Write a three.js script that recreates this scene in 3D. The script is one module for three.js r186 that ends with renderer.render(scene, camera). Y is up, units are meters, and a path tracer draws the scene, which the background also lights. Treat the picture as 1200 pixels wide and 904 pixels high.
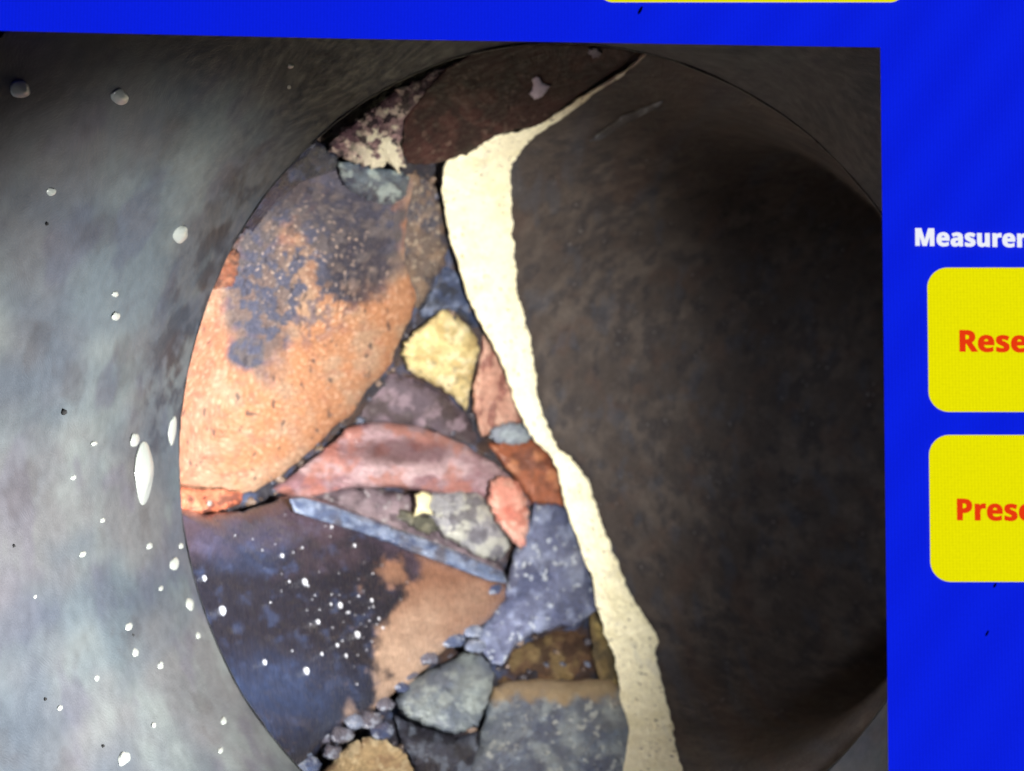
import * as THREE from 'three';
import { FontLoader } from 'three/addons/loaders/FontLoader.js';
import { TextGeometry } from 'three/addons/geometries/TextGeometry.js';
import { mergeGeometries, mergeVertices } from 'three/addons/utils/BufferGeometryUtils.js';
import { ImprovedNoise } from 'three/addons/math/ImprovedNoise.js';
import { RectAreaLightUniformsLib } from 'three/addons/lights/RectAreaLightUniformsLib.js';

// ------------------------------------------------------------------ camera, light, exposure
const scene = new THREE.Scene();
scene.background = new THREE.Color(0x000000);
const F = 1091;                                        // focal length in pixels of the 1200 x 904 photograph
const camera = new THREE.PerspectiveCamera(2 * Math.atan(452 / F) * 180 / Math.PI, 1200 / 904, 0.01, 5);
camera.position.set(0, 0, 0);
camera.lookAt(0, 0, -1);
camera.focus = 0.21; camera.userData.fStop = 21;
const renderer = new THREE.WebGLRenderer({ antialias: true });
renderer.setSize(1024, 771);
renderer.toneMapping = THREE.LinearToneMapping;
renderer.toneMappingExposure = 1;
renderer.shadowMap.enabled = true;
RectAreaLightUniformsLib.init();

// the pipe camera's LEDs sit behind the display, right and left of the opening
const LEDS = [
  { at: [0.088, -0.036, -0.18], to: [-0.043, -0.03, -0.46], I: 1.3, angle: 0.64, pen: 1, c: 0xfff5ea, where: 'upper one behind the right side of the screen' },
  { at: [0.060, -0.084, -0.176], to: [-0.138, -0.054, -0.268], I: 0.95, angle: 0.74, pen: 1, c: 0xf6f6f4, where: 'lower one behind the right side of the screen' },
  { at: [0.035, -0.125, -0.192], to: [0.075, -0.135, -0.42], I: 0.2, angle: 0.62, pen: 1, c: 0xf2f5ff, where: 'lone one behind the lower edge of the screen' },
];
for (const L of LEDS) {
  const s = new THREE.SpotLight(L.c, L.I, 0, L.angle, L.pen, 2);
  s.position.set(...L.at); s.target.position.set(...L.to);
  s.castShadow = true; s.shadow.radius = 0.35; s.shadow.camera.near = 0.005; s.shadow.camera.far = 2;
  scene.add(s, s.target);
}

// ------------------------------------------------------------------ helpers
let seed = 7;
const rnd = () => { seed = (seed * 1664525 + 1013904223) >>> 0; return seed / 4294967296; };
const perlin = new ImprovedNoise();
const N3 = (x, y, z) => perlin.noise(x + 31.7, y + 17.3, z + 5.9);
const fbm = (x, y, z, o = 4) => { let a = 1, s = 0, t = 0; for (let i = 0; i < o; i++) { s += a * N3(x, y, z); t += a; a *= .55; x *= 2.07; y *= 2.07; z *= 2.07; } return s / t; };
const ridge = (x, y, z, o = 4) => { let a = 1, s = 0, t = 0; for (let i = 0; i < o; i++) { s += a * (1 - Math.abs(N3(x, y, z)) * 2); t += a; a *= .5; x *= 2.1; y *= 2.1; z *= 2.1; } return s / t; };
const clamp = (x, a = 0, b = 1) => Math.min(b, Math.max(a, x));
const sm = (a, b, x) => { const t = clamp((x - a) / (b - a)); return t * t * (3 - 2 * t); };
const mix3 = (a, b, t) => [a[0] + (b[0] - a[0]) * t, a[1] + (b[1] - a[1]) * t, a[2] + (b[2] - a[2]) * t];
const lin = h => { const c = new THREE.Color(h); return [c.r, c.g, c.b]; };
const V = (x, y, z) => new THREE.Vector3(x, y, z);
const dirAt = (px, py) => V((px - 600) / F, -(py - 452) / F, -1);
const at = (px, py, d) => dirAt(px, py).multiplyScalar(d);
const used = {};
function numbered(name) { const n = used[name] = (used[name] ?? -1) + 1; return n ? name + '_' + String(n).padStart(3, '0') : name; }
function tag(o, label, category, group) { o.userData.label = label; if (category) o.userData.category = category; if (group) o.userData.group = group; return o; }
function mesh(name, geo, mat, parent = scene) {
  const m = new THREE.Mesh(geo, mat); m.name = parent === scene ? numbered(name) : name; m.castShadow = m.receiveShadow = true; parent.add(m); return m;
}
function group(name, p) { const g = new THREE.Group(); g.name = numbered(name); g.position.copy(p); scene.add(g); return g; }

function noiseTexture(n, fn) {                         // tiling single-channel relief / roughness texture
  const d = new Uint8Array(n * n * 4);
  for (let j = 0; j < n; j++) for (let i = 0; i < n; i++) {
    const u = i / n * 2 * Math.PI, v = j / n * 2 * Math.PI, k = clamp(fn(u, v, i, j)) * 255;
    const o = (j * n + i) * 4; d[o] = d[o + 1] = d[o + 2] = k; d[o + 3] = 255;
  }
  const t = new THREE.DataTexture(d, n, n); t.wrapS = t.wrapT = THREE.RepeatWrapping; t.magFilter = THREE.LinearFilter; t.minFilter = THREE.LinearMipmapLinearFilter; t.generateMipmaps = true; t.needsUpdate = true; return t;
}
const torusN = (u, v, f, o) => fbm(Math.cos(u) * f, Math.sin(u) * f + Math.cos(v) * f, Math.sin(v) * f, o);
const grainTex = noiseTexture(512, (u, v) => .5 + .9 * torusN(u, v, 9, 4));
const roughTex = noiseTexture(512, (u, v) => .72 + .5 * torusN(u, v, 4, 5));
grainTex.repeat.set(28, 28); roughTex.repeat.set(12, 12);     // uv in metres

const rockMat = (o = {}) => new THREE.MeshPhysicalMaterial({ vertexColors: true, roughness: .62, roughnessMap: roughTex, bumpMap: grainTex, bumpScale: .0007, ...o });
const dryMat = rockMat({ roughness: .95 });
const wetMat = rockMat({ roughness: .5, clearcoat: .25, clearcoatRoughness: .3 });
const slickMat = rockMat({ roughness: .36, clearcoat: .5, clearcoatRoughness: .3, bumpScale: .0004 });

// ------------------------------------------------------------------ the pipe: a straight near length, then a bend to the right
const ZR = -0.32;                                       // where the near pipe ends
const PX = 0.0155, PY = -0.0262;                        // pipe axis
const BR = 0.215;                                       // bend radius of the far pipe
const FR = 0.150;                                       // inner radius of the far pipe
const nearRad = a => { const c = Math.cos(a), s = Math.sin(a); const rx = c < 0 ? .1302 : .1385, ry = .1442; return 1 / Math.hypot(c / rx, s / ry); };
function inside(p) {                                    // > 0 inside the far pipe
  if (p.z > ZR) return FR - Math.hypot(p.x - PX, p.y - PY);
  const cx = PX + BR, dx = p.x - cx, dz = p.z - ZR, rr = Math.hypot(dx, dz);
  return FR - Math.hypot(rr - BR, p.y - PY);
}
function D(px, py) {                                    // distance along the view axis to the far pipe's wall, with a floor just past the rim
  const d0 = dirAt(px, py); let lo = .18, hi = .3, p = V();
  while (hi < 1.2 && inside(p.copy(d0).multiplyScalar(hi)) > 0) { lo = hi; hi += .02; }
  for (let i = 0; i < 18; i++) { const m = (lo + hi) / 2; if (inside(p.copy(d0).multiplyScalar(m)) > 0) lo = m; else hi = m; }
  return Math.max(lo, .338);
}
function nearHit(px, py) {                              // point on the near pipe's wall
  const d0 = dirAt(px, py); let lo = .05, hi = .5;
  for (let i = 0; i < 28; i++) { const m = (lo + hi) / 2, x = d0.x * m - PX, y = d0.y * m - PY; if (Math.hypot(x, y) < nearRad(Math.atan2(y, x))) lo = m; else hi = m; }
  return d0.multiplyScalar(lo);
}
function gridGeo(nu, nv, fn, colour, uvFn) {            // (nu+1) x (nv+1) sheet
  const P = [], C = [], U = [], I = [], p = V();
  for (let j = 0; j <= nv; j++) for (let i = 0; i <= nu; i++) {
    fn(i / nu, j / nv, p); P.push(p.x, p.y, p.z);
    if (colour) C.push(...colour(p, i / nu, j / nv));
    const uv = uvFn ? uvFn(i / nu, j / nv, p) : [p.x - .5 * p.z, p.y + .8 * p.z]; U.push(uv[0], uv[1]);
  }
  for (let j = 0; j < nv; j++) for (let i = 0; i < nu; i++) { const a = j * (nu + 1) + i, b = a + 1, c = a + nu + 1, d = c + 1; I.push(a, b, c, b, d, c); }
  const g = new THREE.BufferGeometry();
  g.setAttribute('position', new THREE.Float32BufferAttribute(P, 3)); g.setAttribute('uv', new THREE.Float32BufferAttribute(U, 2));
  if (colour) g.setAttribute('color', new THREE.Float32BufferAttribute(C, 3));
  g.setIndex(I); g.computeVertexNormals(); return g;
}

// near pipe -------------------------------------------------------
const nearPipe = group('near_pipe', V(PX, PY, ZR));
tag(nearPipe, 'grey plastic pipe filling the left of the picture, its round end framing the stones', 'pipe');
{
  const rel = o => { o.position.set(-PX, -PY, -ZR); return o; };
  const base = lin(0x4a4a4b), pale = lin(0x545857), blue = lin(0x263442), mud = lin(0x2a2220), dark = lin(0x1b2229), vio = lin(0x454349);
  const col = p => {
    const a = Math.atan2(p.y - PY, -(p.x - PX)), z = p.z - ZR, s = a * .135;        // a: 0 at left, + up ; z: metres in front of the rim
    const n = fbm(s * 22, z * 18, 1, 4), n2 = fbm(s * 70, z * 55, 4, 4), n3 = fbm(s * 330, z * 240, 9, 2), st = fbm(s * 30, z * 16, 14, 3);
    let c = mix3(base, pale, sm(-.1, .3, n)); c = mix3(c, vio, .7 * sm(.05, .3, fbm(s * 40, z * 40, 40, 3)));
    const m = sm(.058, .02, z + n2 * .03 + n * .03) * sm(.0, .2, a + n2 * .5) * sm(.98, .75, a + n2 * .5);
    c = mix3(c, mud, .85 * m * sm(-.12, .12, n2 + n * .4));
        c = mix3(c, blue, .5 * sm(-.3, .35, st)); c = mix3(c, dark, .22 * sm(-.1, .35, fbm(s * 34, z * 26, 77, 4)));
    c = mix3(c, mud, .25 * sm(.14, .34, fbm(s * 55, z * 40, 22, 4)));
    const k = 1 + n3 * .22 + n2 * .14; return [c[0] * k, c[1] * k, c[2] * k];
  };
  const wall = gridGeo(720, 260, (u, v, p) => {
    const a = u * 2 * Math.PI + Math.PI / 2, r0 = nearRad(a), z = v * (.16 - .0006 - .021 * (PX + Math.cos(a) * r0) - .047 * (PY + Math.sin(a) * r0)), r = r0 + .0007 * fbm(Math.cos(a) * 3, Math.sin(a) * 3, z * 12, 2) + .00005 * fbm(Math.cos(a) * 26, Math.sin(a) * 26, z * 190, 3);
    p.set(PX + Math.cos(a) * r, PY + Math.sin(a) * r, ZR + z);
  }, col, (u, v) => [u * .84, v * .158]);
  rel(mesh('inner_wall', wall, rockMat({ roughness: .7, specularIntensity: .4, bumpScale: .00008, side: THREE.DoubleSide }), nearPipe));
  const rim = gridGeo(720, 6, (u, v, p) => {
    const a = -u * 2 * Math.PI + Math.PI / 2, t = v * Math.PI, r = nearRad(a) + .0035 - .0035 * Math.cos(t) + .0006 * fbm(Math.cos(a) * 8, Math.sin(a) * 8, 3, 3) - .0003;
    p.set(PX + Math.cos(a) * r, PY + Math.sin(a) * r, ZR - .0035 * Math.sin(t));
  }, p => { const k = 1 + .5 * fbm(p.x * 120, p.y * 120, 2, 3); const c = lin(0x3e4448); return [c[0] * k, c[1] * k, c[2] * k]; });
  rel(mesh('pipe_rim', rim, rockMat({ roughness: .5, side: THREE.DoubleSide }), nearPipe));
  const outer = gridGeo(120, 4, (u, v, p) => { const a = -u * 2 * Math.PI + Math.PI / 2, r = nearRad(a) + .0075; p.set(PX + Math.cos(a) * r, PY + Math.sin(a) * r, ZR + v * .158); }, () => lin(0x2a2d30));
  rel(mesh('outer_wall', outer, rockMat({ side: THREE.DoubleSide }), nearPipe));
}

// far pipe: dark wall, broken edge ---------------------------------
// pairs along the break, top to bottom: [right x, y, left x, y]
const BREAK = [
  [790, 20, 788, 18], [765, 56, 762, 53], [738, 84, 734, 80], [702, 108, 697, 103], [664, 136, 657, 130], [634, 156, 618, 150], [612, 174, 580, 160], [601, 194, 548, 180],
  [598, 216, 524, 188], [600, 246, 518, 212], [600, 276, 521, 246], [604, 308, 528, 280], [605, 338, 538, 316], [610, 362, 547, 344], [618, 388, 558, 370], [624, 414, 573, 396],
  [629, 446, 588, 426], [632, 470, 599, 458], [640, 496, 609, 488], [652, 522, 626, 516], [666, 535, 643, 532], [680, 552, 654, 556], [693, 572, 659, 582], [702, 604, 668, 608],
  [716, 640, 681, 644], [732, 682, 694, 678], [746, 708, 699, 706], [766, 738, 709, 742], [769, 758, 718, 766], [771, 784, 724, 796], [783, 828, 728, 836], [792, 870, 727, 874], [802, 908, 731, 912], [818, 960, 740, 962],
];
function curve(pts, closed, n, tension = .4) {          // pts: arrays of any length, Catmull-Rom, n samples
  const k = pts.length, out = [];
  const segs = closed ? k : k - 1;
  for (let s = 0; s < n; s++) {
    const t = closed ? s / n * segs : s / (n - 1) * segs, i = Math.min(Math.floor(t), segs - 1), f = t - i;
    const g = j => closed ? pts[(j + k) % k] : pts[clamp(j, 0, k - 1)];
    const a = g(i - 1), b = g(i), c = g(i + 1), d = g(i + 2), r = [];
    for (let m = 0; m < b.length; m++) {
      const m1 = tension * (c[m] - a[m]), m2 = tension * (d[m] - b[m]), f2 = f * f, f3 = f2 * f;
      r.push((2 * f3 - 3 * f2 + 1) * b[m] + (f3 - 2 * f2 + f) * m1 + (-2 * f3 + 3 * f2) * c[m] + (f3 - f2) * m2);
    }
    out.push(r);
  }
  return out;
}
const NB = 700;
const brk = curve(BREAK, false, NB).map((b, i) => {
  const r = b.slice();
  r[0] += 5 * fbm(i * .04, 1, 2, 3); r[2] += 4 * fbm(i * .04, 7, 2, 3); return r;
});
// fine raggedness of the two outlines, only close to them
const ragR = i => 4.5 * fbm(i * .16, 4, 1, 4), ragL = i => 4.5 * fbm(i * .15, 9, 1, 4), ragLy = i => (i > 90 && i < 200 ? 6 : 0) * fbm(i * .2, 6, 3, 3);
brk.forEach((b, i) => { b[4] = ragR(i); });
const farPipe = group('broken_pipe', at(760, 500, .5));
tag(farPipe, 'dark brown pipe wall on the right with a long jagged break down its left edge', 'pipe');
const relTo = (m, g) => { m.position.copy(g.position).negate(); return m; };
{
  const cA = lin(0x45403e), cB = lin(0x56504c), cC = lin(0x323135), cR = lin(0x55443c), cP = lin(0x8d8c8a), cBl = lin(0x434a56);
  const E = i => { const t = i / NB; return t < .16 ? [900 + (t / .16) * 420, -60] : [1330, -60 + (t - .16) / .84 * 1080]; };
  const wall = gridGeo(420, NB - 1, (u, v, p) => {
    const i = Math.round(v * (NB - 1)), b = brk[i], e = E(i), k = u ** 1.15;
    const px = b[0] + b[4] * sm(.03, 0, k) + (e[0] - b[0]) * k, py = b[1] + (e[1] - b[1]) * k;
    const d = D(px, py), q = at(px, py, d);
    const n = .0011 * fbm(q.x * 40, q.y * 40, q.z * 40, 4) + .0002 * fbm(q.x * 300, q.y * 300, q.z * 300, 3);
    p.copy(at(px, py, d + n - .0008 * (1 - sm(0, .012, k))));
  }, p => {
    const n = fbm(p.x * 30, p.y * 30, p.z * 30, 4), n2 = fbm(p.x * 90, p.y * 70, p.z * 90, 4), n3 = fbm(p.x * 520, p.y * 420, p.z * 520, 2);
    let c = mix3(cA, cB, sm(-.15, .3, n)); c = mix3(c, cC, .7 * sm(-.1, .35, n2 + n * .5)); c = mix3(c, cR, .3 * sm(.05, .35, fbm(p.x * 45, p.y * 45, 8, 4)));
    c = mix3(c, cBl, .3 * sm(.1, .3, fbm(p.x * 60, p.y * 40, 3, 3)));
    c = mix3(c, cP, .6 * sm(.56, .72, n3 + n2 * .6));
    const k = 1 + .3 * n3; return [c[0] * k, c[1] * k, c[2] * k];
  });
  relTo(mesh('inner_wall', wall, rockMat({ roughness: .7, specularIntensity: .35, bumpScale: .00035, side: THREE.DoubleSide }), farPipe), farPipe);
  // the cut face across the wall's thickness
  const pk = lin(0x8f7470), ol = lin(0xcfc896), pale = lin(0xfaf7d6), pit = lin(0x4a463a), blu = lin(0x9aa4b8);
  const edgeD = brk.map(b => D(b[0], b[1]) - .0008), backD = brk.map((b, i) => Math.min(edgeD[i] + .014, D(b[2], b[3]) + .004));
  const face = gridGeo(54, NB - 1, (u, v, p) => {
    const i = Math.round(v * (NB - 1)), b = brk[i];
    const px = b[0] + (b[2] - b[0]) * u + b[4] * sm(.25, 0, u) + ragL(i) * sm(.7, 1, u), py = b[1] + (b[3] - b[1]) * u + ragLy(i) * sm(.6, 1, u);
    const bulge = Math.sin(u * Math.PI) ** .5;
    const d = edgeD[i] + u * (backD[i] - edgeD[i]) - .002 * bulge + .0014 * bulge * fbm(px * .05, py * .05, 2, 3) + .0011 * bulge * fbm(px * .16, py * .14, 7, 4);
    p.copy(at(px, py, d));
  }, (p, u, v) => {
    const n = fbm(p.x * 330, p.y * 330, p.z * 330, 2);
    let c = mix3(pale, blu, .2 * sm(.1, .35, fbm(p.x * 90, p.y * 90, 4, 3)));
    c = mix3(c, pit, .95 * sm(.36, .44, n)); c = mix3(c, pk, .8 * sm(.14, .06, v) * sm(-.2, .1, fbm(p.x * 150, p.y * 150, 5, 3))); c = mix3(c, ol, .3 * sm(-.05, .3, fbm(p.x * 60, p.y * 60, p.z * 60, 4)));
    const k = 1 + .28 * fbm(p.x * 420, p.y * 420, p.z * 420, 3); return [c[0] * k, c[1] * k, c[2] * k];
  });
  const edge = relTo(mesh('broken_edge', face, rockMat({ roughness: .8, bumpScale: .0006, side: THREE.DoubleSide }), farPipe), farPipe);
  tag(edge, 'bright cream ragged broken edge running down the pipe wall');
  // outer skin of the pipe wall behind the break
  const skin = gridGeo(10, 200, (u, v, p) => {
    const i = Math.round(v * (NB - 1)), b = brk[i], d0 = backD[i];
    p.copy(at(b[2] + u * 60 - .8 * u, b[3], d0 + .004 * u + .05 * u));
  }, () => lin(0x2a2625));
  relTo(mesh('outer_wall', skin, rockMat({ side: THREE.DoubleSide }), farPipe), farPipe);
}

// ------------------------------------------------------------------ stones
function stone(name, label, category, pts, o = {}) {
  const { off = .012, bulge = .01, thick = .03, flat = 2.2, amp = .0012, freq = 160, fine = .0005, jag = 3, facet = 1, col, mat = wetMat, parent, tilt = [0, 0], n = 220, m = 60, grp } = o;
  const out = curve(pts, true, n, o.tension ?? .2);
  let cx = 0, cy = 0; for (const p of out) { cx += p[0] / n; cy += p[1] / n; }
  if (o.c) [cx, cy] = o.c;
  const s0 = cx * .37 + cy * .11;
  for (let i = 0; i < n; i++) { const a = i / n * 2 * Math.PI, q = jag * fbm(Math.cos(a) * 5 + s0, Math.sin(a) * 5, s0, 4) * 2, dx = out[i][0] - cx, dy = out[i][1] - cy, l = Math.hypot(dx, dy) || 1; out[i][0] += dx / l * q; out[i][1] += dy / l * q; }
  let area = 0; for (let i = 0; i < n; i++) { const p = out[i], q = out[(i + 1) % n]; area += (p[0] * q[1] - q[0] * p[1]) / 2; }
  const S = Math.sqrt(Math.abs(area)) / F * .45;
  let fs = Math.floor(Math.abs(s0) * 97) + 13; const fr = () => { fs = (fs * 16807) % 2147483647; return fs / 2147483647; }; fr(); fr();
  const planes = []; for (let k = 0; k < 7; k++) { const a = (k + fr()) / 7 * 2 * Math.PI, g = .22 + .38 * fr(); planes.push([Math.cos(a) * g, Math.sin(a) * g, g * S * (.10 + .22 * fr())]); }
  const carve = (px, py) => { const x = (px - cx) / F * .45, y = (py - cy) / F * .45; let h = 0; for (const [gx, gy, a] of planes) h = Math.max(h, gx * x + gy * y - a); return Math.min(h, bulge * .75) * facet; };
  const d0 = D(cx, cy) + off, C = at(cx, cy, d0);
  const P = [], K = [], U = [], I = [];
  const put = (px, py, d) => { const q = at(px, py, d); P.push(q.x - C.x, q.y - C.y, q.z - C.z); U.push(q.x - .5 * q.z, q.y + .8 * q.z); const c = col(px, py, q); K.push(c[0], c[1], c[2]); };
  const dep = (px, py) => D(px, py) + off + tilt[0] * (px - cx) / F * .45 + tilt[1] * (py - cy) / F * .45;
  const rows = [];
  for (let j = 1; j <= m; j++) rows.push([Math.pow(j / m, .8), 0]);
  for (let j = 6; j >= 1; j--) rows.push([j / 7, 1]);
  put(cx, cy, dep(cx, cy) - bulge - (o.relief ? o.relief(cx, cy) : 0));
  for (const [r, back] of rows) for (let i = 0; i < n; i++) {
    const px = cx + (out[i][0] - cx) * r, py = cy + (out[i][1] - cy) * r, prof = Math.sqrt(Math.max(0, 1 - Math.pow(r, flat * 2)));
    let d = dep(px, py) + (back ? 0 : carve(px, py));
    if (back) d += thick * Math.sqrt(1 - r * r) + .001;
    else { const x = px * .00041, y = py * .00041; d -= bulge * prof + (amp * fbm(x * freq + s0, y * freq, s0, 4) + fine * fbm(x * freq * 6, y * freq * 6, s0, 3)) * (.3 + .7 * prof) + (o.relief ? o.relief(px, py) * prof : 0); }
    put(px, py, d);
  }
  const R = rows.length;
  for (let i = 0; i < n; i++) I.push(0, 1 + (i + 1) % n, 1 + i);
  for (let j = 0; j < R - 1; j++) for (let i = 0; i < n; i++) { const a = 1 + j * n + i, b = 1 + j * n + (i + 1) % n, c = a + n, e = b + n; I.push(a, b, c, b, e, c); }
  put(cx, cy, dep(cx, cy) + thick); const last = P.length / 3 - 1;
  for (let i = 0; i < n; i++) I.push(last, 1 + (R - 1) * n + i, 1 + (R - 1) * n + (i + 1) % n);
  const g = new THREE.BufferGeometry();
  g.setAttribute('position', new THREE.Float32BufferAttribute(P, 3)); g.setAttribute('uv', new THREE.Float32BufferAttribute(U, 2)); g.setAttribute('color', new THREE.Float32BufferAttribute(K, 3)); g.setIndex(I); g.computeVertexNormals();
  const ob = mesh(name, g, mat, parent || scene);
  if (parent) ob.position.copy(C).sub(parent.position); else ob.position.copy(C);
  if (label) tag(ob, label, category, grp);
  return ob;
}
// colour made of layers: base, then [colour, noise scale (1/px), threshold, softness, strength, seed]
function tones(base, layers = [], grain = .35) {
  const b = lin(base), L = layers.map(l => [typeof l[0] === 'number' ? lin(l[0]) : l[0], ...l.slice(1)]);
  return (px, py) => {
    let c = b; for (const [k, f, th, so, st, sd = 1, sx = 1] of L) c = mix3(c, k, st * sm(th - so, th + so, fbm(px * f * sx, py * f, sd * 7.3, 4)));
    const g = 1 + grain * (fbm(px * .12, py * .12, 3, 3) * 1.2 + N3(px * .24, py * .24, 5) * .6); return [c[0] * g, c[1] * g, c[2] * g];
  };
}
const inBlob = (px, py, x, y, rx, ry, w = .35) => sm(1 + w, 1 - w, Math.hypot((px - x) / rx, (py - y) / ry) + .55 * fbm(px * .03, py * .03, x * .01, 4));

// the soil that the pipe lies in
{
  const c1 = lin(0x2b2c36), c2 = lin(0x42342f), c3 = lin(0x465372);
  const g = gridGeo(260, 260, (u, v, p) => {
    const px = 120 + u * 700, py = 0 + v * 980;
    p.copy(at(px, py, D(px, py) + .022 + .010 * fbm(px * .012, py * .012, 3, 4) + .003 * fbm(px * .08, py * .08, 3, 3)));
  }, (p, u, v) => { const n = fbm(u * 14, v * 18, 2, 4), n2 = fbm(u * 24, v * 30, 12, 4); let c = mix3(c1, c2, sm(-.1, .2, n)); c = mix3(c, c3, .8 * sm(.02, .3, n2)); const k = 1 + .5 * fbm(u * 120, v * 150, 4, 2); return [c[0] * k, c[1] * k, c[2] * k]; });
  const s = mesh('soil', g, rockMat({ side: THREE.DoubleSide, roughness: .7 })); s.userData.kind = 'structure'; s.userData.label = 'dark damp soil seen in the gaps between the stones';
}

// large orange rock, upper left
{
  const orange = lin(0xa17354), tan = lin(0x9b7f69), red = lin(0x935e4e), grey = lin(0x514c50), blue = lin(0x42465a), dark = lin(0x262430), pale = lin(0xcdb6a2);
  const col = (px, py) => {
    const n = fbm(px * .02, py * .02, 1, 5), n2 = fbm(px * .06, py * .06, 5, 4), n3 = fbm(px * .2, py * .2, 9, 3);
    let c = mix3(orange, tan, sm(-.1, .25, n)); c = mix3(c, red, .6 * sm(.05, .3, n2) * (px < 300 ? 1 : .5));
    c = mix3(c, red, .55 * sm(300, 215, px + n * 90) * .9);
    c = mix3(c, pale, .25 * sm(.12, .3, n3));
    // grey crust over the top and down the middle
    const gtop = sm(318, 230, py - (px - 400) * .12 + n * 130 + n2 * 60) * sm(480, 455, px + n2 * 50), g2 = inBlob(px, py, 305, 340, 42, 100), g3 = inBlob(px, py, 415, 290, 58, 60), g4 = inBlob(px, py, 288, 415, 19, 17), g5 = inBlob(px, py, 345, 345, 62, 52) * sm(-.1, .12, n2);
    c = mix3(c, mix3(grey, blue, sm(-.1, .15, n2)), clamp(gtop * .95 + g2 * .85 + g3 * .9 + g4 + g5 * .7));
    c = mix3(c, dark, .9 * sm(275, 225, py + (px - 290) * .55 + n * 60) * sm(420, 330, px));  // top left darkened: shade of the hollow put into the colour
    c = mix3(c, blue, .7 * inBlob(px, py, 440, 215, 50, 22));
    c = mix3(c, dark, .8 * inBlob(px, py, 420, 310, 40, 46) * sm(-.25, .05, n2)); c = mix3(c, dark, .6 * inBlob(px, py, 400, 245, 60, 25) * sm(-.2, .1, n2));
    c = mix3(c, pale, .5 * sm(.2, .4, n3) * inBlob(px, py, 365, 310, 75, 75));
    c = mix3(c, dark, .75 * sm(.26, .42, fbm(px * .09, py * .05, 31, 3)));
    const g = 1 + .3 * n3 + .25 * N3(px * .28, py * .28, 2); return [c[0] * g, c[1] * g, c[2] * g];
  };
  const relief = (px, py) => {
    const rough = .25 + inBlob(px, py, 385, 310, 110, 90) * 1.1;
    return rough * (.0022 * ridge(px * .02, py * .014, 4, 4) + .0014 * fbm(px * .09, py * .09, 2, 4)) + .0022 * Math.exp(-(((px - 462 - (py - 300) * -.05) / 13) ** 2)) * sm(200, 230, py) * sm(400, 340, py) - .0014 * Math.exp(-(((px - 332 - (py - 350) * .06) / 5) ** 2)) * sm(320, 350, py) * sm(470, 420, py);
  };
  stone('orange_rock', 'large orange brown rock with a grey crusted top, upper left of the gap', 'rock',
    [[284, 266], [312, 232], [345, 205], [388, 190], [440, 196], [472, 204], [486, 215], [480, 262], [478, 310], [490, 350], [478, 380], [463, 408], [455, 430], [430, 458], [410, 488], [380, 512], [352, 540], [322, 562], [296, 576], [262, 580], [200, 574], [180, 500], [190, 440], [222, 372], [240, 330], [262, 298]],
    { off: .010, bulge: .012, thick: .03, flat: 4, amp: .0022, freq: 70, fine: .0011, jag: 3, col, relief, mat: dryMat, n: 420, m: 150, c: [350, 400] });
  stone('red_brown_stone', 'small flat red brown stone under the bottom edge of the large orange rock', 'stone',
    [[190, 568], [230, 572], [262, 573], [284, 578], [282, 590], [262, 598], [240, 601], [200, 602], [185, 590]],
    { off: .006, bulge: .008, flat: 3, thick: .015, col: tones(0xb5664c, [[0xc9876a, .04, .05, .15, .7], [0x5b3a34, .06, .15, .1, .8, 3]]), mat: wetMat, amp: .001 });
  stone('grey_brown_slab', 'dark grey brown slab between the orange rock and the bright broken edge', 'stone',
    [[476, 202], [494, 206], [508, 214], [517, 240], [524, 285], [522, 308], [510, 330], [497, 352], [488, 362], [476, 340], [470, 300], [470, 250]],
    { off: .016, bulge: .008, flat: 3.5, thick: .02, amp: .0016, col: tones(0x5a4f4a, [[0x3b3d4a, .03, .02, .15, .9], [0x7d6a5a, .05, .1, .1, .7, 4], [0x9a8f80, .15, .22, .08, .8, 6]]), n: 260, m: 80 });
  stone('rust_stone', 'narrow rust coloured stone on the pipe rim left of the orange rock', 'stone',
    [[240, 300], [262, 292], [280, 296], [279, 318], [272, 336], [252, 338], [236, 330]],
    { off: .002, bulge: .006, thick: .015, col: tones(0x8a5540, [[0x4a3632, .06, .02, .15, .8], [0xa8745a, .1, .12, .1, .6, 3]]) });
  stone('hollow_shade_lump', 'dark blue lump added for the shade of the hollow above the top left of the orange rock', 'stone',
    [[286, 262], [300, 225], [335, 190], [372, 165], [396, 184], [392, 200], [352, 214], [318, 242], [296, 272]],
    { off: .004, bulge: .006, thick: .02, col: tones(0x1f2334, [[0x3a4664, .03, .1, .15, .7], [0x14141c, .05, .05, .1, .8, 3]]), mat: slickMat });  // dark lump added to stand for the shade in the hollow
  stone('teal_grey_stone', 'teal grey stone tucked under the bright pipe chip at the top', 'stone',
    [[396, 190], [430, 192], [466, 200], [480, 208], [474, 232], [452, 240], [425, 232], [402, 216]],
    { off: .004, bulge: .007, thick: .015, col: tones(0x4d5a66, [[0x2c3346, .04, .02, .15, .9], [0x8a9a9a, .06, .14, .1, .8, 3]]), mat: wetMat });
}
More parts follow.
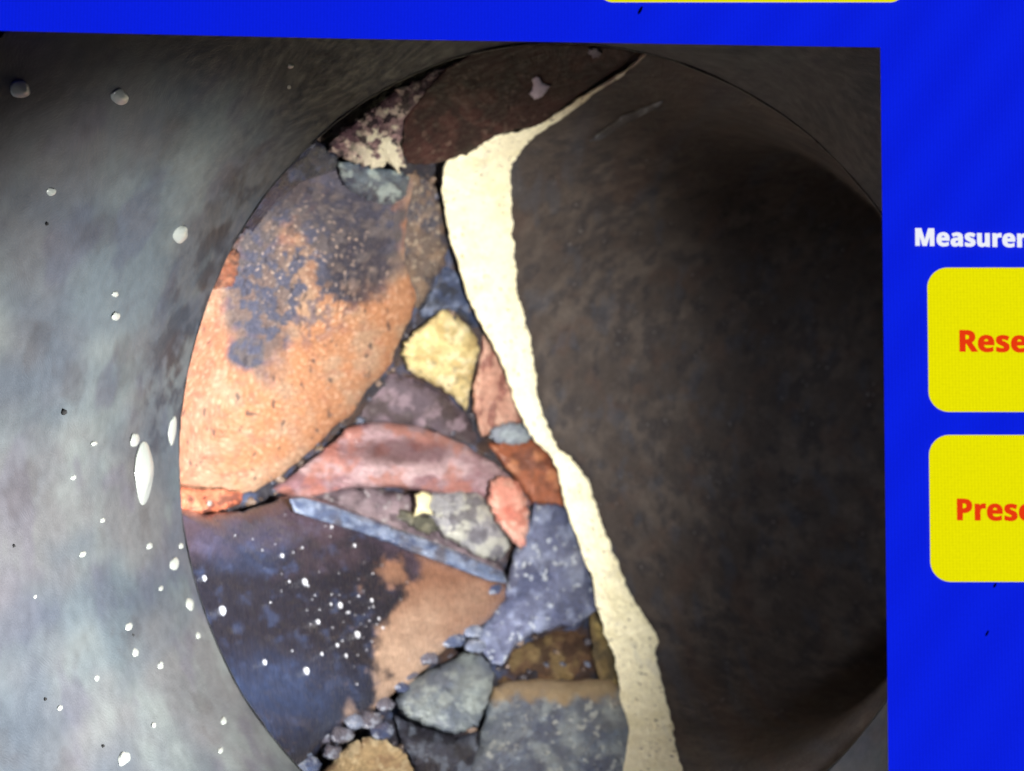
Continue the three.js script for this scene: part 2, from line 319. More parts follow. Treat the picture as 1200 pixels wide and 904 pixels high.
// stones in the middle
stone('cream_stone', 'rounded cream yellow stone right of the orange rock', 'stone',
  [[520, 361], [538, 372], [552, 388], [562, 406], [559, 424], [553, 444], [549, 470], [546, 482], [534, 468], [520, 457], [500, 447], [482, 436], [470, 416], [472, 402], [486, 390], [502, 376]],
  { off: .014, bulge: .012, thick: .02, flat: 1.6, amp: .0016, freq: 110, col: tones(0xcfc08c, [[0xb59f6a, .03, .05, .15, .8], [0xe6dcb4, .05, .1, .12, .8, 4], [0x8a8266, .12, .24, .08, .7, 6]]), mat: dryMat });
stone('blue_clay_stone', 'small dark blue stone above the cream stone beside the broken edge', 'stone',
  [[520, 312], [536, 318], [548, 340], [558, 366], [566, 384], [556, 388], [540, 372], [520, 360], [498, 374], [492, 368], [506, 340]],
  { off: .020, bulge: .005, thick: .02, col: tones(0x34405c, [[0x6a7894, .04, .08, .12, .8], [0x20242e, .06, .05, .1, .8, 3]]) });
stone('salmon_stone', 'narrow salmon red stone between the cream stone and the broken edge', 'stone',
  [[566, 392], [578, 408], [594, 432], [606, 462], [614, 490], [606, 504], [584, 506], [564, 512], [556, 486], [552, 456], [560, 428]],
  { off: .016, bulge: .008, thick: .018, flat: 3, amp: .0014, col: tones(0xb08676, [[0xc8a492, .03, .05, .12, .8, 1, 2], [0x7a4a44, .05, .12, .1, .8, 3, 2]]) });
stone('grey_blue_pebble', 'small grey blue pebble under the salmon stone', 'pebble',
  [[578, 500], [600, 494], [618, 500], [624, 514], [606, 522], [584, 520], [572, 512]],
  { off: .012, bulge: .006, thick: .012, col: tones(0x76808e, [[0x9aa8b0, .06, .05, .1, .7]]), n: 120, m: 30 });
stone('rust_brown_slab', 'rust brown slab against the narrowest part of the broken edge', 'stone',
  [[572, 520], [606, 514], [632, 516], [650, 530], [660, 556], [668, 596], [648, 594], [626, 590], [610, 570], [590, 546]],
  { off: .016, bulge: .008, thick: .02, flat: 3, col: tones(0x8f553c, [[0x5f3a30, .03, .05, .15, .8, 1], [0xb27a58, .04, .12, .12, .7, 4]]) });
stone('grey_violet_stone', 'smooth grey violet stone under the cream stone', 'stone',
  [[456, 438], [476, 440], [500, 450], [522, 462], [544, 482], [558, 506], [566, 526], [540, 520], [505, 505], [470, 500], [430, 502], [412, 494], [434, 464]],
  { off: .020, bulge: .009, thick: .02, flat: 2.4, col: tones(0x5e5460, [[0x453c40, .03, .02, .15, .9], [0x8f7f8c, .05, .12, .1, .7, 4]]) });
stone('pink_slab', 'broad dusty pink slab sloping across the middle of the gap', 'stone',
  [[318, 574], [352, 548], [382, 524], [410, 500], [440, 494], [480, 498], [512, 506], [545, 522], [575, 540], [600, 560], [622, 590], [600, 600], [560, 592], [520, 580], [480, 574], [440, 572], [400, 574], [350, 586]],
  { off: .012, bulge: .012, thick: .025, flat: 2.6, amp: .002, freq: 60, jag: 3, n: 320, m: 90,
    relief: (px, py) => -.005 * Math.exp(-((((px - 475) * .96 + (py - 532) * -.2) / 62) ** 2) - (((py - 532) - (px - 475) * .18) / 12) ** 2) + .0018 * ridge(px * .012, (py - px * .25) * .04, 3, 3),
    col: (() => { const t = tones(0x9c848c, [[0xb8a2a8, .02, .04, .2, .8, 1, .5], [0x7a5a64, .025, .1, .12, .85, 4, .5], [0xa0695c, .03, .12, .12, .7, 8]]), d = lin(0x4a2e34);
      return (px, py) => mix3(t(px, py), d, .75 * inBlob(px, py, 470, 530, 62, 15)); })() });  // recess darkened, its shade painted into the slab colour
stone('coral_pebble', 'long coral pink pebble standing on end at the foot of the pink slab', 'pebble',
  [[574, 566], [590, 558], [608, 566], [617, 586], [620, 612], [616, 638], [608, 642], [596, 630], [582, 612], [572, 590]],
  { off: -.006, bulge: .010, thick: .012, flat: 1.6, amp: .001, col: tones(0xcc8e80, [[0xdcae9e, .04, .05, .15, .8], [0xb05f50, .05, .12, .1, .7, 3]]) });
stone('pale_grey_stone', 'pale grey lump left of the coral pebble', 'stone',
  [[506, 576], [530, 572], [556, 576], [576, 592], [590, 620], [598, 640], [585, 656], [562, 654], [540, 640], [516, 624], [500, 602]],
  { off: .004, bulge: .010, thick: .015, amp: .002, freq: 120, col: tones(0x8c8f96, [[0xb0b4ac, .04, .02, .12, .8], [0x5a5a66, .05, .1, .1, .8, 3]]) });
stone('yellow_white_pebble', 'tiny bright yellow white pebble beside the pale grey lump', 'pebble',
  [[486, 580], [498, 576], [506, 582], [503, 594], [508, 604], [496, 602], [484, 606], [488, 592]],
  { off: -.004, bulge: .006, thick: .008, jag: 1, col: tones(0xf0edc0, [], .1), n: 60, m: 20, mat: dryMat });
stone('olive_pebble', 'small dark olive pebble below the yellow white pebble', 'pebble',
  [[470, 596], [486, 602], [506, 606], [514, 620], [500, 626], [480, 616], [462, 606]],
  { off: .004, bulge: .006, thick: .01, col: tones(0x4c4e46, [[0x7a7a6a, .08, .1, .1, .7]]), n: 120, m: 30 });

stone('mauve_grey_stone', 'flat mauve grey stone filling the joint between the pink slab and the dark boulder', 'stone',
  [[322, 584], [360, 576], [420, 572], [480, 578], [512, 596], [548, 636], [588, 664], [590, 680], [540, 664], [470, 640], [400, 616], [350, 604]],
  { off: .012, bulge: .008, thick: .015, flat: 2.4, jag: 4, n: 300, m: 60, col: tones(0x6c626c, [[0x8c7f88, .03, .05, .2, .8], [0x4a424a, .05, .1, .15, .8, 3], [0xa8acb0, .12, .26, .08, .7, 6]]) });
// the big dark boulder at the lower left
{
  const black = lin(0x20202a), blue = lin(0x33405f), brown = lin(0x775848), tan = lin(0x9a8474), pur = lin(0x4a3e48), pale = lin(0x93a0b8);
  const ridgeY = px => 596 + (px - 340) * .345;
  const col = (px, py) => {
    const n = fbm(px * .016, py * .016, 1, 5), n2 = fbm(px * .05, py * .05, 5, 4), n3 = fbm(px * .2, py * .2, 9, 3);
    let c = mix3(black, blue, .45 * sm(.05, .35, n2)); c = mix3(c, pur, .7 * sm(680, 600, py + n * 120) );
    const b = sm(-10, 22, (px - 445) + (py - 720) * .22 + n * 110 + n2 * 30) * sm(-8, 12, py - ridgeY(px));
    c = mix3(c, mix3(brown, tan, sm(660, 800, py + n * 90)), b);
    c = mix3(c, blue, .55 * inBlob(px, py, 330, 815, 80, 42, .8));
    c = mix3(c, blue, .3 * inBlob(px, py, 290, 640, 55, 32));
    const g = 1 + .35 * n3 + .3 * n2; return [c[0] * g, c[1] * g, c[2] * g];
  };
  const rock = stone('dark_boulder', 'large dark boulder with white flecks and a brown right face, lower left', 'rock',
    [[200, 596], [240, 602], [285, 600], [330, 584], [380, 586], [430, 604], [490, 630], [548, 652], [596, 674], [590, 706], [566, 732], [530, 756], [496, 784], [466, 812], [430, 838], [392, 858], [356, 902], [320, 930], [270, 860], [215, 760], [190, 670]],
    { off: .000, bulge: .018, thick: .04, flat: 2.6, amp: .003, freq: 45, fine: .0008, jag: 3, n: 420, m: 150, facet: .35, mat: slickMat, c: [400, 720],
      relief: (px, py) => { const y = ridgeY(px); return .004 * Math.exp(-(((py - y) / 9) ** 2)) * sm(320, 360, px) + .003 * sm(500, 400, px + (py - 720) * .2) * sm(y - 6, y + 20, py) + .001 * ridge(px * .015, py * .015, 3, 3); }, col });
  stone('ridge_highlight_strip', 'long thin blue grey strip added for the wet highlight along the ridge of the dark boulder', 'stone',
    [[338, 584], [356, 583], [385, 591], [420, 603], [460, 617], [500, 632], [545, 650], [590, 670], [594, 684], [570, 680], [530, 665], [490, 650], [450, 635], [410, 621], [370, 609], [345, 600]],
    { off: -.0165, bulge: .005, thick: .014, flat: 1.3, jag: 2.5, facet: .3, n: 360, m: 40, amp: .0014, freq: 120, mat: slickMat, col: tones(0x596885, [[0x8592aa, .04, .02, .2, .7], [0x3c4866, .06, .08, .15, .8, 3], [0x4c4a52, .03, .14, .1, .8, 6]]) });  // wet highlight on the ridge, added as a pale blue grey strip
  // small pale flecks
  const flecks = [], mt = new THREE.MeshPhysicalMaterial({ color: 0xaab0bc, roughness: .25, clearcoat: 1, clearcoatRoughness: .1 });
  rock.updateMatrixWorld(); const pos = rock.geometry.attributes.position;
  seed = 99; let made = 0;
  while (made < 60) {
    const k = Math.floor(rnd() * pos.count * .93) + 1, p = V(pos.getX(k), pos.getY(k), pos.getZ(k)), w = p.clone().add(rock.position), px = 600 + w.x / -w.z * F, py = 452 - w.y / -w.z * F;
    const wgt = Math.exp(-(((px - 395) / 70) ** 2 + ((py - 690) / 75) ** 2)) + .25 * Math.exp(-(((px - 330) / 110) ** 2 + ((py - 690) / 110) ** 2)); if (rnd() > wgt) continue; made++;
    const r = .00025 + .0007 * rnd() ** 3; const g = new THREE.IcosahedronGeometry(r, 1); g.scale(1, .8 + rnd() * .6, .6); g.translate(p.x, p.y, p.z + r * .2); flecks.push(g);
  }
  for (const [px, py, r] of [[260, 712, .0019], [357, 683, .0017], [398, 710, .0015], [418, 744, .0018], [361, 788, .0017], [372, 730, .0012], [312, 780, .0012], [330, 652, .001], [415, 640, .001], [436, 704, .001], [240, 675, .0012]]) {
    let best = 1e9, bp; for (let k = 1; k < pos.count * .93; k += 3) { const x = pos.getX(k) + rock.position.x, y = pos.getY(k) + rock.position.y, z = -(pos.getZ(k) + rock.position.z), e = Math.hypot(600 + x / z * F - px, 452 - y / z * F - py); if (e < best) { best = e; bp = k; } }
    const g = new THREE.IcosahedronGeometry(r, 2); g.scale(.9, 1.1, .6); g.translate(pos.getX(bp), pos.getY(bp), pos.getZ(bp) + r * .2); flecks.push(g);
  }
  const f = mesh('white_flecks', mergeGeometries(flecks), mt, rock); f.userData.kind = 'stuff';
}
stone('blue_clay_lump', 'blue grey clay lump against the broken edge, lower right of the coral pebble', 'clay lump',
  [[598, 660], [604, 640], [620, 612], [626, 590], [648, 590], [668, 602], [680, 636], [694, 680], [700, 712], [684, 728], [660, 736], [632, 742], [606, 756], [590, 778], [572, 776], [558, 752], [566, 730], [588, 700]],
  { off: .006, bulge: .012, thick: .03, flat: 2.2, amp: .003, freq: 90, jag: 4, n: 320, m: 90, mat: wetMat, col: tones(0x656d8a, [[0x4a5270, .025, .03, .14, .8], [0x8c98b6, .04, .12, .14, .7, 4], [0xc0ccd8, .12, .28, .06, .8, 6]]) });
stone('brown_stone', 'shaded brown stone under the blue clay lump', 'stone',
  [[578, 776], [604, 758], [640, 742], [684, 726], [706, 726], [722, 760], [732, 800], [690, 806], [640, 804], [580, 806]],
  { off: .024, bulge: .006, thick: .02, col: tones(0x5a4636, [[0x7a6a4a, .03, .06, .15, .8], [0x3a2c26, .04, .08, .1, .8, 3]]) });
stone('olive_stone', 'olive brown stone touching the lower broken edge', 'stone',
  [[690, 716], [706, 716], [722, 756], [732, 812], [706, 806], [694, 770]],
  { off: .016, bulge: .006, thick: .018, col: tones(0x6a5c40, [[0x8a7c50, .03, .04, .15, .8], [0x4a4436, .05, .1, .1, .8, 3]]) });
stone('grey_green_stone', 'grey green stone right of the dark boulder near the bottom', 'stone',
  [[462, 820], [484, 796], [514, 780], [546, 764], [568, 770], [580, 792], [572, 824], [560, 850], [536, 862], [502, 852], [476, 842]],
  { off: .004, bulge: .012, thick: .02, amp: .002, freq: 100, col: tones(0x747e82, [[0x566070, .025, .02, .24, .9], [0x98a4a4, .05, .12, .2, .75, 4]]) });
stone('slate_grey_boulder', 'big slate grey boulder with a tan upper edge at the bottom centre', 'rock',
  [[560, 870], [570, 830], [578, 806], [610, 796], [660, 798], [712, 796], [736, 812], [746, 860], [748, 930], [740, 980], [560, 980], [548, 920]],
  { off: .006, bulge: .014, thick: .03, flat: 3, amp: .003, freq: 60, jag: 3, n: 320, m: 100, col: (() => { const t = tones(0x626e7e, [[0x4e566a, .02, .02, .24, .9], [0x8c989e, .04, .1, .22, .8, 4], [0xb8c0bc, .1, .24, .08, .7, 6]]), b = lin(0xa08a66); return (px, py) => mix3(t(px, py), b, .85 * sm(830, 806, py + 40 * fbm(px * .03, py * .03, 3, 4))); })() });
stone('dark_slate_stone', 'dark slate stone in the hollow under the grey green stone', 'stone',
  [[462, 838], [500, 852], [536, 864], [562, 858], [570, 900], [566, 960], [500, 960], [484, 900], [468, 866]],
  { off: .014, bulge: .007, thick: .02, col: tones(0x3e4250, [[0x2a2a32, .03, .04, .14, .9], [0x6a7484, .05, .12, .1, .7, 4]]) });
stone('tan_stone', 'tan yellow stone cut off by the bottom of the picture', 'stone',
  [[372, 912], [398, 880], [424, 866], [450, 866], [474, 884], [496, 920], [508, 970], [380, 970], [352, 940]],
  { off: .002, bulge: .012, thick: .02, col: tones(0xb8a27c, [[0x93785c, .03, .06, .14, .8], [0xd6c8a4, .05, .1, .1, .7, 4]]), mat: dryMat });
// small stones along the lower right side of the dark boulder
{
  seed = 4242;
  const spots = [[356, 880, 15, 11], [376, 862, 14, 12], [398, 862, 15, 12], [414, 846, 13, 11], [434, 844, 14, 12], [450, 826, 12, 10], [448, 858, 15, 12], [364, 896, 13, 12], [390, 882, 12, 10], [478, 790, 12, 9], [500, 772, 13, 9], [530, 750, 14, 9], [552, 740, 12, 10], [556, 758, 12, 9], [350, 900, 14, 12], [340, 874, 10, 9], [470, 806, 11, 9], [578, 690, 12, 9]];
  const ord = ['lowest', 'second', 'third', 'fourth', 'fifth', 'sixth', 'seventh', 'eighth', 'ninth', 'tenth', 'eleventh', 'twelfth', 'thirteenth', 'fourteenth', 'fifteenth', 'sixteenth', 'seventeenth', 'topmost'];
  const tint = ['blue grey', 'pale blue', 'violet grey', 'dark blue'];
  spots.sort((a, b) => b[1] - a[1]);
  for (const [idx, [x, y, rx, ry]] of spots.entries()) {
    const pts = [], k = 9; for (let i = 0; i < k; i++) { const a = i / k * 2 * Math.PI, q = .8 + .4 * rnd(); pts.push([x + Math.cos(a) * rx * q, y + Math.sin(a) * ry * q]); }
    const t = rnd();
    const k4 = Math.floor(t * 4); stone('pebble', idx && idx < 17 ? `small ${tint[k4]} pebble, ${ord[idx]} from the bottom along the dark boulder's lower right edge` : `small ${tint[k4]} pebble, ${ord[idx]} of the row along the dark boulder's lower right edge`, 'pebble', pts,
      { off: -.004 + rnd() * .004, bulge: .004 + .002 * rnd(), thick: .008, n: 72, m: 18, jag: 1.5, amp: .001, freq: 200, grp: 'small wet pebbles along the edge of the dark boulder', mat: slickMat, col: tones([0x4c5876, 0x717c94, 0x5a5a68, 0x3c4664][Math.floor(t * 4)], [[0x9aa4b6, .08, .14, .1, .7]]) });
  }
}

// crumbs and mud lumps packed in the joints between the stones
{
  seed = 31337; const parts = [], tri = [];
  const pal = [0x4a403c, 0x4c4f5c, 0x6a5a4c, 0x5c6478, 0x7a6a60, 0x3c3a42].map(lin);
  for (let i = 0; i < 2600; i++) {
    const px = 200 + rnd() * 560, py = 150 + rnd() * 790, r = .0006 + .0022 * rnd() ** 3, d = D(px, py) + .022 + .010 * fbm(px * .012, py * .012, 3, 4) - .3 * r - .001 * rnd();
    const q = at(px, py, d), g = mergeVertices(new THREE.IcosahedronGeometry(r, 1).deleteAttribute('uv').deleteAttribute('normal'), 1e-6), p = g.attributes.position, c = pal[Math.floor(rnd() * 6)], C = [], U = [];
    for (let k = 0; k < p.count; k++) { const x = p.getX(k), y = p.getY(k), z = p.getZ(k), f = 1 + .7 * N3(x / r * 1.1 + i, y / r * 1.1, z / r * 1.1); p.setXYZ(k, x * f * 1.2 + q.x, y * f + q.y, z * f + q.z); C.push(...c); U.push(p.getX(k), p.getY(k)); }
    g.setAttribute('color', new THREE.Float32BufferAttribute(C, 3)); g.setAttribute('uv', new THREE.Float32BufferAttribute(U, 2)); g.computeVertexNormals(); parts.push(g);
  }
  const m = mesh('gravel', mergeGeometries(parts), wetMat); m.userData.kind = 'stuff'; m.userData.label = 'dark wet crumbs and grit packed in the joints between the stones'; m.userData.category = 'gravel';
}

// the cracked piece of pipe hanging at the top, with bright broken sides
{
  const g = group('pipe_shard', at(590, 130, D(590, 130)));
  tag(g, 'dark brown cracked shard of pipe wall at the top centre with bright chipped sides', 'pipe shard');
  const dkm = rockMat({ roughness: .8, specularIntensity: .3, bumpScale: .0004 });
  const dk = tones(0x331f1e, [[0x442a28, .02, .04, .14, .8], [0x241a1a, .04, .08, .1, .8, 3], [0x6a5a50, .15, .27, .07, .6, 6]]);
  stone('shard_body', null, null, [[500, 104], [528, 76], [600, 40], [690, 20], [780, 14], [756, 50], [728, 78], [692, 102], [654, 130], [628, 148], [604, 152], [578, 160], [548, 178], [524, 188], [500, 192], [478, 192], [472, 172], [476, 140]],
    { parent: g, facet: 0, off: -.008, bulge: .003, thick: .012, flat: 5, amp: .0016, freq: 60, col: dk, mat: dkm, n: 320, m: 90, jag: 3 });
  const chip = (() => { const t = tones(0x9a7f80, [[0x5a3f4c, .06, .0, .1, .9, 1], [0xd8c8b8, .07, .1, .08, .9, 4], [0x2e242c, .1, .12, .06, .95, 6]], .5), w = lin(0xf6f2d6); return (px, py) => mix3(t(px, py), w, .95 * sm(-.12, .06, fbm(px * .07, py * .07, 21, 3) - .012 * (172 - py)) * sm(400, 440, px)); })();
  const cm = rockMat({ roughness: .7, bumpScale: .0016 });
  const a = stone('chipped_edge', null, null, [[384, 172], [398, 152], [424, 136], [444, 122], [462, 112], [478, 118], [474, 140], [470, 164], [474, 186], [468, 202], [452, 190], [436, 198], [418, 192], [400, 186]],
    { parent: g, off: -.004, bulge: .008, thick: .012, flat: 2, amp: .0034, freq: 150, fine: .0016, jag: 6, n: 320, m: 80, col: chip, mat: cm });
  stone('chipped_edge', null, null, [[440, 126], [462, 106], [486, 94], [508, 82], [524, 78], [516, 92], [500, 106], [488, 122], [476, 144], [462, 140], [450, 138]],
    { parent: g, off: -.006, bulge: .005, thick: .008, flat: 2, amp: .003, freq: 170, fine: .0012, jag: 4, n: 260, m: 60, col: chip, mat: cm });
  stone('white_chip', null, null, [[624, 92], [632, 90], [636, 98], [645, 101], [640, 108], [634, 114], [627, 117], [620, 110], [625, 104]],
    { parent: g, off: -.013, bulge: .002, thick: .004, jag: 2, n: 80, m: 20, col: tones(0xd8d0e0, [], .3), mat: dryMat });
  stone('white_chip', null, null, [[690, 58], [700, 56], [706, 62], [698, 68], [690, 64]],
    { parent: g, off: -.012, bulge: .002, thick: .004, jag: 2, n: 60, m: 16, col: tones(0x8d8890, [], .4), mat: dryMat });
}
// thin pale strip added for the faint highlight on the wall right of the shard
stone('wall_highlight_strip', 'thin pale strip added for the faint highlight on the pipe wall right of the top of the broken edge', 'highlight_strip',
  [[690, 166], [712, 148], [734, 134], [760, 124], [778, 118], [770, 126], [744, 140], [722, 152], [704, 164]],
  { off: -.003, bulge: .002, thick: .004, jag: 2, n: 140, m: 24, amp: .001, col: tones(0x4a4e56, [[0x9aa4b0, .06, .1, .08, .9], [0x2a2a2e, .08, .05, .08, .9, 3]]) });

// water drops and grit on the near pipe wall
{
  const dm = new THREE.MeshPhysicalMaterial({ color: 0x868a85, roughness: .3, clearcoat: 1, clearcoatRoughness: .22 });  // lamp glints on the drops are put into this pale opaque colour
  const units = [0, 1, 2, 3].map(k => { const g = new THREE.SphereGeometry(1, 32, 20), p = g.attributes.position; for (let i = 0; i < p.count; i++) { const x = p.getX(i), y = p.getY(i), z = p.getZ(i), f = 1 + .3 * N3(x * .9 + k * 9, y * .9, z * .9); p.setXYZ(i, x * f, y * f, z * f); } const m = mergeVertices(g.deleteAttribute('uv').deleteAttribute('normal'), 1e-5); m.computeVertexNormals(); return m; });
  let nth = 0;
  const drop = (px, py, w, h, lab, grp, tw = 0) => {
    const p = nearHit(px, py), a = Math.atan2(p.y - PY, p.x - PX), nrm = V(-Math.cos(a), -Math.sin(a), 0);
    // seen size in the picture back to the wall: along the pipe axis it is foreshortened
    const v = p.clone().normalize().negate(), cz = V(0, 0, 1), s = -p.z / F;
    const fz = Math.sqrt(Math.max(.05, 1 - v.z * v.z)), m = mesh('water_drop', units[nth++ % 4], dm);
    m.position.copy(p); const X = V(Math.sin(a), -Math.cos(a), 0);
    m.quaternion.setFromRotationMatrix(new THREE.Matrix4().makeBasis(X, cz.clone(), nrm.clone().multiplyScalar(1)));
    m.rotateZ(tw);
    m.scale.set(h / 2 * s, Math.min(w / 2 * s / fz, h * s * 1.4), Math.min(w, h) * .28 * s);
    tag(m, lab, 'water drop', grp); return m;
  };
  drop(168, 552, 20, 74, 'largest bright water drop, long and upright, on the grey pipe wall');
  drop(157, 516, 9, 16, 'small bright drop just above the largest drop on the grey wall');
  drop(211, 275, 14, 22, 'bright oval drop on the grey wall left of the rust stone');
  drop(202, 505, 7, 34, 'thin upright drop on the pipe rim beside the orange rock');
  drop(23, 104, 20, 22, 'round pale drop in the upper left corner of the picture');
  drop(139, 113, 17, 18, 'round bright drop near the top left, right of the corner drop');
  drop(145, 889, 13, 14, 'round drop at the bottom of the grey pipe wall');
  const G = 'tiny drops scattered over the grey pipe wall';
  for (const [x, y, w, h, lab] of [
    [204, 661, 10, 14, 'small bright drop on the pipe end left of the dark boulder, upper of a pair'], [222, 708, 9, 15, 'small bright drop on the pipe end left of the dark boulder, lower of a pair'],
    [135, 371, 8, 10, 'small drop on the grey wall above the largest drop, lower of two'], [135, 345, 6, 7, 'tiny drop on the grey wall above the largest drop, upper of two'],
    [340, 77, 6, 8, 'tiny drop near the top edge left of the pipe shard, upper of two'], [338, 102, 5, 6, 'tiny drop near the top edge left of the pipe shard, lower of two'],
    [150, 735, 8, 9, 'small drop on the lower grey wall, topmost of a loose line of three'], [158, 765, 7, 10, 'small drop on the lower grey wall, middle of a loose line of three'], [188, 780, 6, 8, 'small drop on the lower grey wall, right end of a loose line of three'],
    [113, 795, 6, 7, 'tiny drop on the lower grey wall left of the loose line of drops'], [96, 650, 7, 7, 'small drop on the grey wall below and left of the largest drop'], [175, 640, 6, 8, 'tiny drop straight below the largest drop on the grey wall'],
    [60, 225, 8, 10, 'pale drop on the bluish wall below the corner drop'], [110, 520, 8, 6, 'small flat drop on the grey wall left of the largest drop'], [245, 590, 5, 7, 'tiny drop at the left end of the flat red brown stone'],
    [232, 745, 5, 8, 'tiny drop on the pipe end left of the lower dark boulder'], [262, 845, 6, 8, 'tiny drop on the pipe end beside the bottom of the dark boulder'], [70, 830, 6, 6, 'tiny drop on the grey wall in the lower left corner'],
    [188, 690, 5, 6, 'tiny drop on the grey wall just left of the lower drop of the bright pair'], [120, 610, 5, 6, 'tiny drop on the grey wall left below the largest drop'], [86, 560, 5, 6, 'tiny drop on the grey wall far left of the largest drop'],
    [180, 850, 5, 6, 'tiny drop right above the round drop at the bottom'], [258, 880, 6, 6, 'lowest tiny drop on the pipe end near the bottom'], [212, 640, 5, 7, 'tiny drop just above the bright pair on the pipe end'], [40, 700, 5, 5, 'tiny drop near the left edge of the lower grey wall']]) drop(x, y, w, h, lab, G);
  const gm = new THREE.MeshStandardMaterial({ color: 0x0c0c0d, roughness: .9 });
  const grit = (px, py, r, lab, grp) => { const p = nearHit(px, py), a = Math.atan2(p.y - PY, p.x - PX), g = new THREE.IcosahedronGeometry(r, 1), m = mesh('grit', g, gm); m.position.copy(p).add(V(-Math.cos(a) * r * .4, -Math.sin(a) * r * .4, 0)); tag(m, lab, 'grit', grp); };
  grit(73, 483, .0008, 'largest black speck of grit on the grey pipe wall at the left');
  for (const [x, y, w] of [[155, 745, 'in the loose line of drops'], [52, 820, 'in the lower left corner'], [120, 875, 'left of the bottom round drop'], [54, 262, 'below the upper left pale drop'], [15, 640, 'at the left edge of the picture']]) grit(x, y, .0004, 'tiny black grit speck on the grey wall ' + w, 'black specks on the grey wall');
}

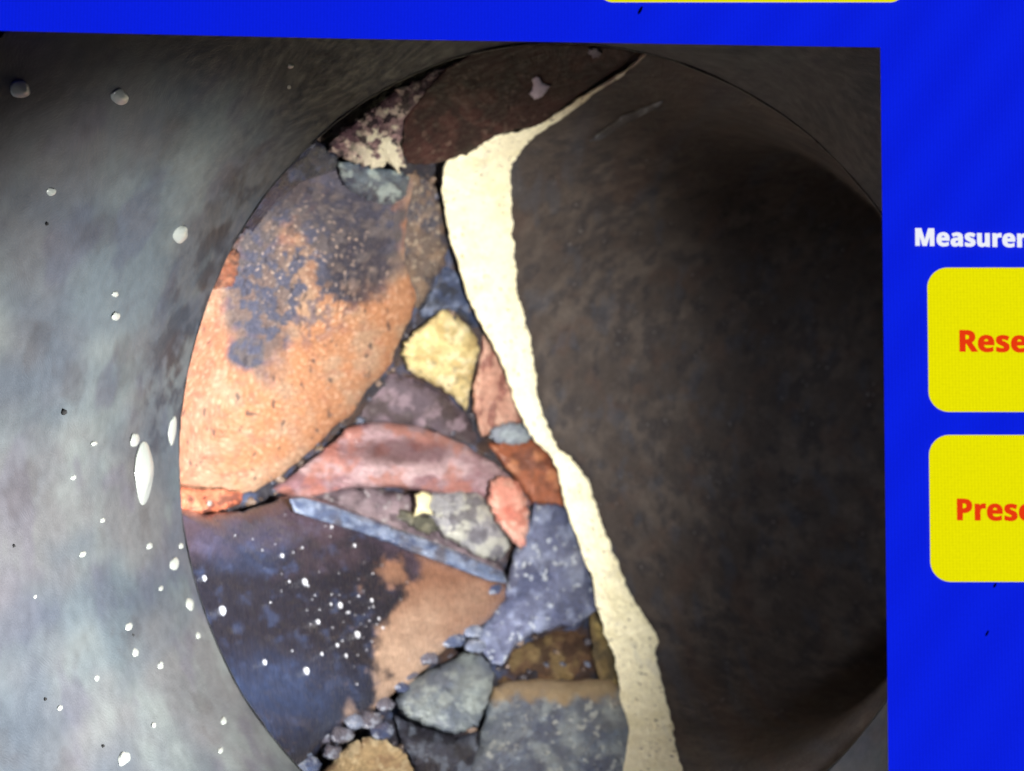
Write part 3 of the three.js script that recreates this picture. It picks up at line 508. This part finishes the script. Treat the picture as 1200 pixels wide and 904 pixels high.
// ------------------------------------------------------------------ the display: blue screen around the picture
const SC = new THREE.Group(); SC.name = 'monitor'; SC.position.set(0, 0, -.16); SC.rotation.set(-.047, .021, 0, 'XYZ'); scene.add(SC); SC.updateMatrixWorld();
tag(SC, 'lit blue monitor screen with yellow buttons framing the pipe picture', 'monitor');
{
  const nrm = V(0, 0, 1).applyQuaternion(SC.quaternion);
  const L = (px, py) => { const r = dirAt(px, py), t = nrm.dot(SC.position) / nrm.dot(r); const q = SC.worldToLocal(r.multiplyScalar(t)); return new THREE.Vector2(q.x, q.y); };
  const path = pts => pts.map(p => L(...p));
  // the lit pixels: fine columns, faint interference bands
  const n = 1024, d = new Uint8Array(n * n * 4);
  for (let j = 0; j < n; j++) for (let i = 0; i < n; i++) {
    const st = .93 + .07 * Math.sin(i * 2.1 + .4 * Math.sin(j * .02)), band = sm(.45, .8, i / n) * .035 * Math.sin((i * .9 + j * .62) * .11) * (1 - j / n * .5), g = (N3(i * .4, j * .4, 2)) * .05, k = st + g + (i < 990 ? band * (j > 0 ? 1 : 0) : 0);
    const o = (j * n + i) * 4; d[o] = 255 * clamp(k * .93); d[o + 1] = 255 * clamp((k + band) * .93); d[o + 2] = 255 * clamp(k * .96); d[o + 3] = 255;
  }
  const pixT = new THREE.DataTexture(d, n, n); pixT.magFilter = THREE.LinearFilter; pixT.wrapS = pixT.wrapT = THREE.RepeatWrapping; pixT.flipY = true; pixT.needsUpdate = true;
  const d2 = new Uint8Array(n * n * 4).fill(255); for (let j = 0; j < n; j++) for (let i = 0; i < n; i++) { const k = 255 * clamp(.93 + .05 * Math.sin(i * 2.1) + .03 * Math.sin(j * 2.3) + .06 * N3(i * .4, j * .4, 6)), o = (j * n + i) * 4; d2[o] = d2[o + 1] = d2[o + 2] = k; }
  const pixB = new THREE.DataTexture(d2, n, n); pixB.magFilter = THREE.LinearFilter; pixB.wrapS = pixB.wrapT = THREE.RepeatWrapping; pixB.needsUpdate = true;
  const lit = (hex, k = 1, pix = pixT) => new THREE.MeshStandardMaterial({ color: 0x000000, roughness: 1, emissive: new THREE.Color(hex), emissiveIntensity: k, emissiveMap: pix });
  const shapeGeo = (outer, hole) => { const s = new THREE.Shape(outer); if (hole) s.holes.push(new THREE.Path(hole)); const g = new THREE.ShapeGeometry(s); const p = g.attributes.position, u = g.attributes.uv; for (let i = 0; i < p.count; i++) u.setXY(i, p.getX(i) / .2 + .5, p.getY(i) / .2 + .5); return g; };
  const open = [[-70, 34.5], [400, 45], [1032, 55.5], [1036, 420], [1042, 960], [-70, 956]];
  const blue = mesh('blue_background', shapeGeo(path([[-160, -130], [1420, -130], [1420, 1040], [-160, 1040]]), path(open)), lit(0x0b22ea), SC);
  // casing behind the lit sheet, opening a little wider so that it never shows
  const cs = new THREE.Shape(path([[-170, -140], [1430, -140], [1430, 1050], [-170, 1050]])); cs.holes.push(new THREE.Path(path([[-95, 10], [1060, 30], [1068, 985], [-95, 980]])));
  const cg = new THREE.ExtrudeGeometry(cs, { depth: .004, bevelEnabled: false }); cg.translate(0, 0, -.0046);
  mesh('casing', cg, new THREE.MeshStandardMaterial({ color: 0x0a0a0b, roughness: .8 }), SC);
  const rr = (x0, y0, x1, y1, r) => { const q = []; for (const [cx, cy, a0] of [[x1 - r, y0 + r, -90], [x1 - r, y1 - r, 0], [x0 + r, y1 - r, 90], [x0 + r, y0 + r, 180]]) for (let i = 0; i <= 12; i++) { const a = (a0 + i * 7.5) * Math.PI / 180, Y = cy + Math.sin(a) * r; q.push([cx + Math.cos(a) * r + (Y - y0) * .012, Y]); } return q; };
  const button = (box, label) => { const g = shapeGeo(path(rr(...box))); g.translate(0, 0, .0002); const b = mesh('yellow_button', g, lit(0xf0ea04, 1.0, pixB), SC); tag(b, label); return b; };
  const b1 = button([1086, 314, 1400, 483, 24], 'yellow button with red lettering, upper one on the right'), b2 = button([1088, 510, 1400, 682, 24], 'yellow button with red lettering, lower one on the right');
  const b0 = button([700, -160, 1057, 3.2, 16], 'yellow button cut off by the top edge');
  const font = await new FontLoader().loadAsync('fonts/droid/droid_sans_bold.typeface.json');
  const word = (text, x, y, capPx, wPx, refTo, hex, parent, k = 1) => {             // baseline-left at pixel x, y
    const g = new TextGeometry(text, { font, size: 1, depth: .004, curveSegments: 5, bevelEnabled: true, bevelThickness: .001, bevelSize: .03, bevelSegments: 1 }); g.computeBoundingBox();
    const hg = new TextGeometry('H', { font, size: 1, depth: .004 }); hg.computeBoundingBox();
    const a = L(x, y), b = L(refTo[0], refTo[1]), s = L(x, y - capPx).distanceTo(a) / hg.boundingBox.max.y, w = L(x + wPx, y).distanceTo(a) / (g.boundingBox.max.x - g.boundingBox.min.x);
    g.translate(-g.boundingBox.min.x, 0, 0); g.scale(w, s, .02);
    const m = mesh('lettering', g, new THREE.MeshStandardMaterial({ color: 0x000000, roughness: 1, emissive: new THREE.Color(hex), emissiveIntensity: k }), parent);
    m.position.set(a.x, a.y, parent === SC ? .0003 : .0005); m.rotation.z = Math.atan2(b.y - a.y, b.x - a.x); return m;
  };
  tag(word('Measurement', 1072, 288, 19.5, 190, [1271, 291], 0xeef0fa, SC), 'white heading lettering above the yellow buttons');
  word('Reset', 1123, 412, 24, 95, [1222, 413], 0xe63a10, b1);
  word('Preset', 1120, 609, 24, 106, [1219, 610], 0xe63a10, b2);
  // dust lying on the screen
  const dm = new THREE.MeshStandardMaterial({ color: 0x06060a, roughness: 1 });
  for (const [px, py, r, st] of [[750, 13, .00045, 1.8], [1165, 686, .00035, 1.3], [1156, 742, .0003, 2]]) {
    const g = new THREE.IcosahedronGeometry(r, 1), m = mesh('dust_speck', g, dm), q = L(px, py); m.scale.set(.6, st, .4); m.position.copy(SC.localToWorld(V(q.x, q.y, .0003))); m.rotation.z = -.5;
    tag(m, py < 100 ? 'dark speck of dust on the blue strip above the picture' : py < 700 ? 'dark speck of dust just under the lower yellow button' : 'dark speck of dust on the blue below the lower yellow button', 'dust speck');
  }
}
// the LED fittings themselves, behind the display and out of view
for (const L of LEDS) {
  const p = V(...L.at), dir = V(...L.to).sub(p).normalize(), g = group('inspection_lamp', p.clone().addScaledVector(dir, -.004));
  g.quaternion.setFromUnitVectors(V(0, 0, 1), dir);
  const h = new THREE.CylinderGeometry(.006, .005, .006, 24); h.rotateX(Math.PI / 2); h.translate(0, 0, -.003); mesh('lamp_housing', h, new THREE.MeshStandardMaterial({ color: 0x151515, roughness: .6 }), g);
  const e = new THREE.CircleGeometry(.0045, 24); e.translate(0, 0, .0008); mesh('lamp_lens', e, new THREE.MeshStandardMaterial({ color: 0x000000, emissive: new THREE.Color(L.c), emissiveIntensity: 6 }), g);
  tag(g, 'small round white LED lamp, ' + L.where, 'lamp', 'lamps behind the screen');
}
renderer.render(scene, camera);
